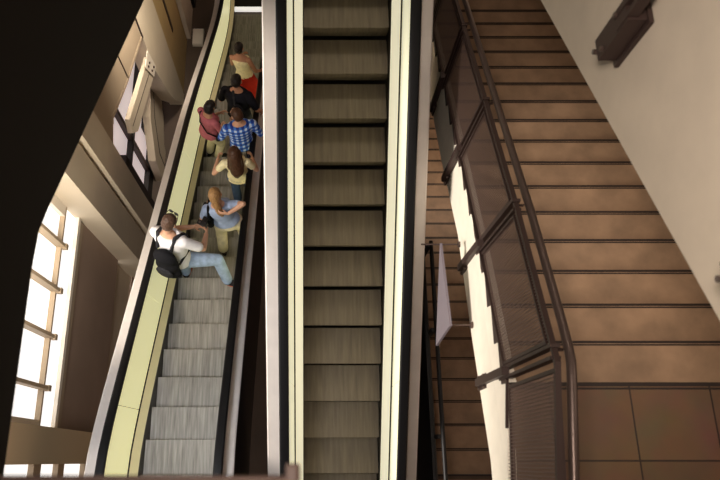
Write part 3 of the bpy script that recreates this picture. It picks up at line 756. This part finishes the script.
person('person in a white tank top and red skirt, black hair, farthest down the escalator', -1.26, 7.42, -.3, 1.64,
       dict(fem=True, lean=.12, tilt=-.14, hair=(BLACKH, 'bun'), top=dict(name='tank_top', m=YELLOW, sleeve=0, tank=True), bottom=dict(name='skirt', m=RED, skirt=.50),
            hand_l=(-.16, .30, 1.05), hand_r=(.26, .16, .95), skin=SKIN2, shoe=BROWN_SHOE))
p2, i2 = person('person in a black shirt with short black hair, beside the red skirt', -1.25, 6.10, -.15, 1.76,
       dict(lean=.16, hair=(BLACKH, 'crop'), top=dict(name='shirt', m=BLACKC, sleeve=.8, g=.034), bottom=dict(name='trousers', m=TROUS), hand_l=(-.22, .28, 1.0), hand_r=(.36, .05, .92), skin=SKIN2, twist=-.12))
p3, i3 = person('person in a pink and red top with a dark bag, leaning on the glowing panel', -1.75, 5.60, -.75, 1.62,
       dict(fem=True, lean=.12, tilt=.04, hair=(BLACKH, 'bob'), top=dict(name='cardigan', m=PINK, sleeve=1.6, g=.022), bottom=dict(name='trousers', m=BEIGE), hand_l=(-.02, .30, 1.12), hand_r=(.18, .30, 1.0), skin=SKIN2, hpit=.45))
person('person in a blue plaid shirt with short brown hair', -1.13, 5.22, .22, 1.74,
       dict(lean=.10, hair=(BROWNH, 'crop'), top=dict(name='plaid_shirt', m=plaid, sleeve=1.3, g=.028), bottom=dict(name='trousers', m=TROUS), hand_l=(-.25, .26, 1.0), hand_r=(.27, .18, .95), hyaw=.5, tilt=.04))
person('person with long brown hair, pale yellow top and dark jeans, behind the plaid shirt', -1.11, 4.42, .05, 1.64,
       dict(fem=True, lean=.02, hair=(BROWNH, 'long'), top=dict(name='top', m=YELLOW, sleeve=.5), bottom=dict(name='jeans', m=DENIM), hand_l=(-.30, .18, 1.12), hand_r=(.22, .22, 1.05), hpit=.1))
p6, i6 = person('person with fair tied hair, pale blue shirt and cream trousers, one arm raised', -1.17, 3.36, .12, 1.68,
       dict(fem=True, lean=.12, tilt=-.13, hair=(BLOND, 'tied'), top=dict(name='shirt', m=GREYBLUE, sleeve=.55, g=.024, lo=.05), bottom=dict(name='trousers', m=CREAM, belt=cloth('tan belt', 140, 110, 90)),
            hand_r=(.06, -.11, 1.48), elb_r=(1, .5, .4), hd_r=(-.9, .1, .1), pn_r=(0, 1, 0), hand_l=(-.26, .20, 1.02), foot_r=(.18, .02, 0), foot_l=(-.17, -.06, 0), hpit=.2, shoe=BROWN_SHOE, legk=1.15))
p7, i7 = person('person in a white T-shirt and faded jeans with a black backpack and camera', -1.84, 2.75, -.40, 1.78,
       dict(lean=.22, tilt=-.12, hip=.85, hair=(CROP, 'crop'), top=dict(name='tshirt', m=WHITE, sleeve=.75, g=.036), bottom=dict(name='jeans', m=PALE_DENIM),
            foot_r=(.58, .12, .21), toe_r=(1, .15, 0), knee_r=(.5, .8, .5), foot_l=(-.03, .05, 0), hand_l=(.06, .38, 1.02), hand_r=(.24, .36, .99), elb_l=(-1, -.3, -.6), elb_r=(1, -.2, -.6), hyaw=-.15, hpit=.5,
            shoe=cloth('dark grey trainers', 52, 48, 50), sole=ORANGE))
# sunglasses pushed up on the head
def W(info, v): return info['M'] @ Vector(v)
def worn(bm, info): bmesh.ops.transform(bm, matrix=info['M'], verts=bm.verts[:]); return bm
hp, HR = i7['hp'], i7['HR']
c = W(i7, hp(0, .04, .10))
sg = empty('sunglasses', 'dark sunglasses pushed up on the cropped head of the backpack wearer', 'sunglasses', c)
for q in (-1, 1):
    bm = NB(); ellipsoid(bm, hp(q * .036, .056, .112), (.030, .010, .020), HR); part('lens', worn(bm, i7), M['black'], sg, True)
    bm = NB(); limb(bm, [hp(q * .064, .054, .108), hp(q * .086, .01, .06), hp(q * .090, -.02, .01)], [.004, .004, .003], n=6); part('temple', worn(bm, i7), M['black'], sg, True)
bm = NB(); limb(bm, [hp(-.012, .060, .118), hp(.012, .060, .118)], [.004, .004], n=6); part('bridge', worn(bm, i7), M['black'], sg)
# backpack
TF = i7['TF']; NYL = cloth('black nylon', 22, 22, 26); NYL2 = cloth('grey black nylon', 44, 44, 48)
bp = empty('backpack', 'black backpack with a grey strap on the back of the white T-shirt', 'backpack', W(i7, TF @ Vector((0, -.24, .25))))
bm = NB()
for z, ry in ((.06, .085), (.20, .10), (.34, .085)): ellipsoid(bm, TF @ Vector((.04, -.225, z)), (.155, ry, .13), TF.to_3x3())
o = remesh(bm, .014, 'bag', NYL, None, 3); o.data.transform(i7['M']); o.data.transform(Matrix.Translation(-bp.location)); o.parent = bp
bm = NB(); ellipsoid(bm, TF @ Vector((.04, -.315, .14)), (.115, .035, .10), TF.to_3x3()); part('pocket', worn(bm, i7), NYL2, bp, True)
for q in (-1, 1):
    bm = NB(); limb(bm, [TF @ Vector((q * .09, -.15, .40)), TF @ Vector((q * .115, -.05, .545)), TF @ Vector((q * .135, .08, .47)), TF @ Vector((q * .15, .135, .33)), TF @ Vector((q * .175, .06, .20)), TF @ Vector((q * .14, -.14, .12))], [.022, .024, .024, .022, .018, .014], n=10)
    part('shoulder_strap', worn(bm, i7), NYL2, bp, True)
# camera in the hands
wl, wr = i7['arms']['l'][2], i7['arms']['r'][2]; c0 = (wl + wr) / 2 + Vector((0, .085, .02))
cm = empty('photo_camera', 'small black camera held in both hands of the backpack wearer', 'camera', W(i7, c0))
bm = NB(); v = box(bm, c0.x - .062, c0.x + .062, c0.y - .03, c0.y + .03, c0.z - .042, c0.z + .042); bevel(bm, .008); part('camera_body', worn(bm, i7), M['black'], cm)
bm = NB(); tube(bm, [c0 + Vector((.005, .03, 0)), c0 + Vector((.005, .09, 0))], .033, 14); part('lens', worn(bm, i7), M['black'], cm)
bm = NB(); tube(bm, [c0 + Vector((-.03, 0, .04)), c0 + Vector((-.03, 0, .052))], .012, 10); part('dial', worn(bm, i7), M['rail'], cm)
# shoulder bags
def shoulder_bag(info, lab, q, drop, m, size, fwd):
    TF = info['TF']; sh = info['arms']['r' if q > 0 else 'l'][0]
    c = TF @ Vector((q * .215, fwd, drop))
    root = empty('shoulder_bag', lab, 'bag', W(info, c))
    bm = NB(); ellipsoid(bm, c, (size * .42, size, size * .72), TF.to_3x3()); ellipsoid(bm, c + Vector((0, 0, -size * .3)), (size * .45, size * 1.02, size * .5), TF.to_3x3())
    o = remesh(bm, .012, 'bag', m, None, 2); o.data.transform(info['M']); o.data.transform(Matrix.Translation(-root.location)); o.parent = root
    bm = NB(); ellipsoid(bm, c + TF.to_3x3() @ Vector((q * size * .22, 0, size * .25)), (size * .30, size * .96, size * .40), TF.to_3x3()); part('flap', worn(bm, info), NYL2, root, True)
    return root, c
r_, c = shoulder_bag(i6, 'black shoulder bag hanging at the left hip of the pale blue shirt', -1, .12, NYL, .18, .08)
TF = i6['TF']
bm = NB(); limb(bm, [c + Vector((0, -.10, .06)), TF @ Vector((-.17, -.11, .36)), TF @ Vector((-.13, -.05, .52)), TF @ Vector((-.13, .11, .44)), TF @ Vector((-.18, .13, .30)), c + Vector((0, .10, .06))], [.016, .018, .018, .018, .017, .016], n=8); part('strap', worn(bm, i6), NYL, r_, True)
r_, c = shoulder_bag(i3, 'dark grey bag on a long strap across the pink and red top', 1, .03, NYL2, .12, .07)
TF = i3['TF']
bm = NB(); limb(bm, [c + Vector((0, -.08, .05)), TF @ Vector((.10, -.14, .22)), TF @ Vector((-.05, -.15, .40)), TF @ Vector((-.13, -.06, .515)), TF @ Vector((-.10, .12, .45)), TF @ Vector((.04, .16, .30)), TF @ Vector((.16, .14, .12)), c + Vector((0, .08, .05))], [.011] * 8, n=8); part('strap', worn(bm, i3), NYL, r_, True)
TF = i2['TF']
bk_ = empty('sling_bag', 'flat dark sling bag on the back of the black shirt', 'bag', W(i2, TF @ Vector((.06, -.17, .28))))
bm = NB(); ellipsoid(bm, TF @ Vector((.07, -.185, .26)), (.10, .05, .15), TF.to_3x3()); part('bag', worn(bm, i2), NYL, bk_, True)
bm = NB(); limb(bm, [TF @ Vector((.02, -.18, .38)), TF @ Vector((-.03, -.08, .545)), TF @ Vector((-.04, .10, .50)), TF @ Vector((.10, .17, .30)), TF @ Vector((.19, .03, .15)), TF @ Vector((.12, -.16, .15))], [.02] * 6, n=8); part('strap', worn(bm, i2), NYL2, bk_, True)

# ------------------------------------------------------------------ lift everything to its real height above the floor
for o in list(SC.objects):
    if o.parent is None and o.type in ('MESH', 'EMPTY'):
        o.location = (o.location.x * S, o.location.y * S, (o.location.z + H) * S); o.scale = (S, S, S)
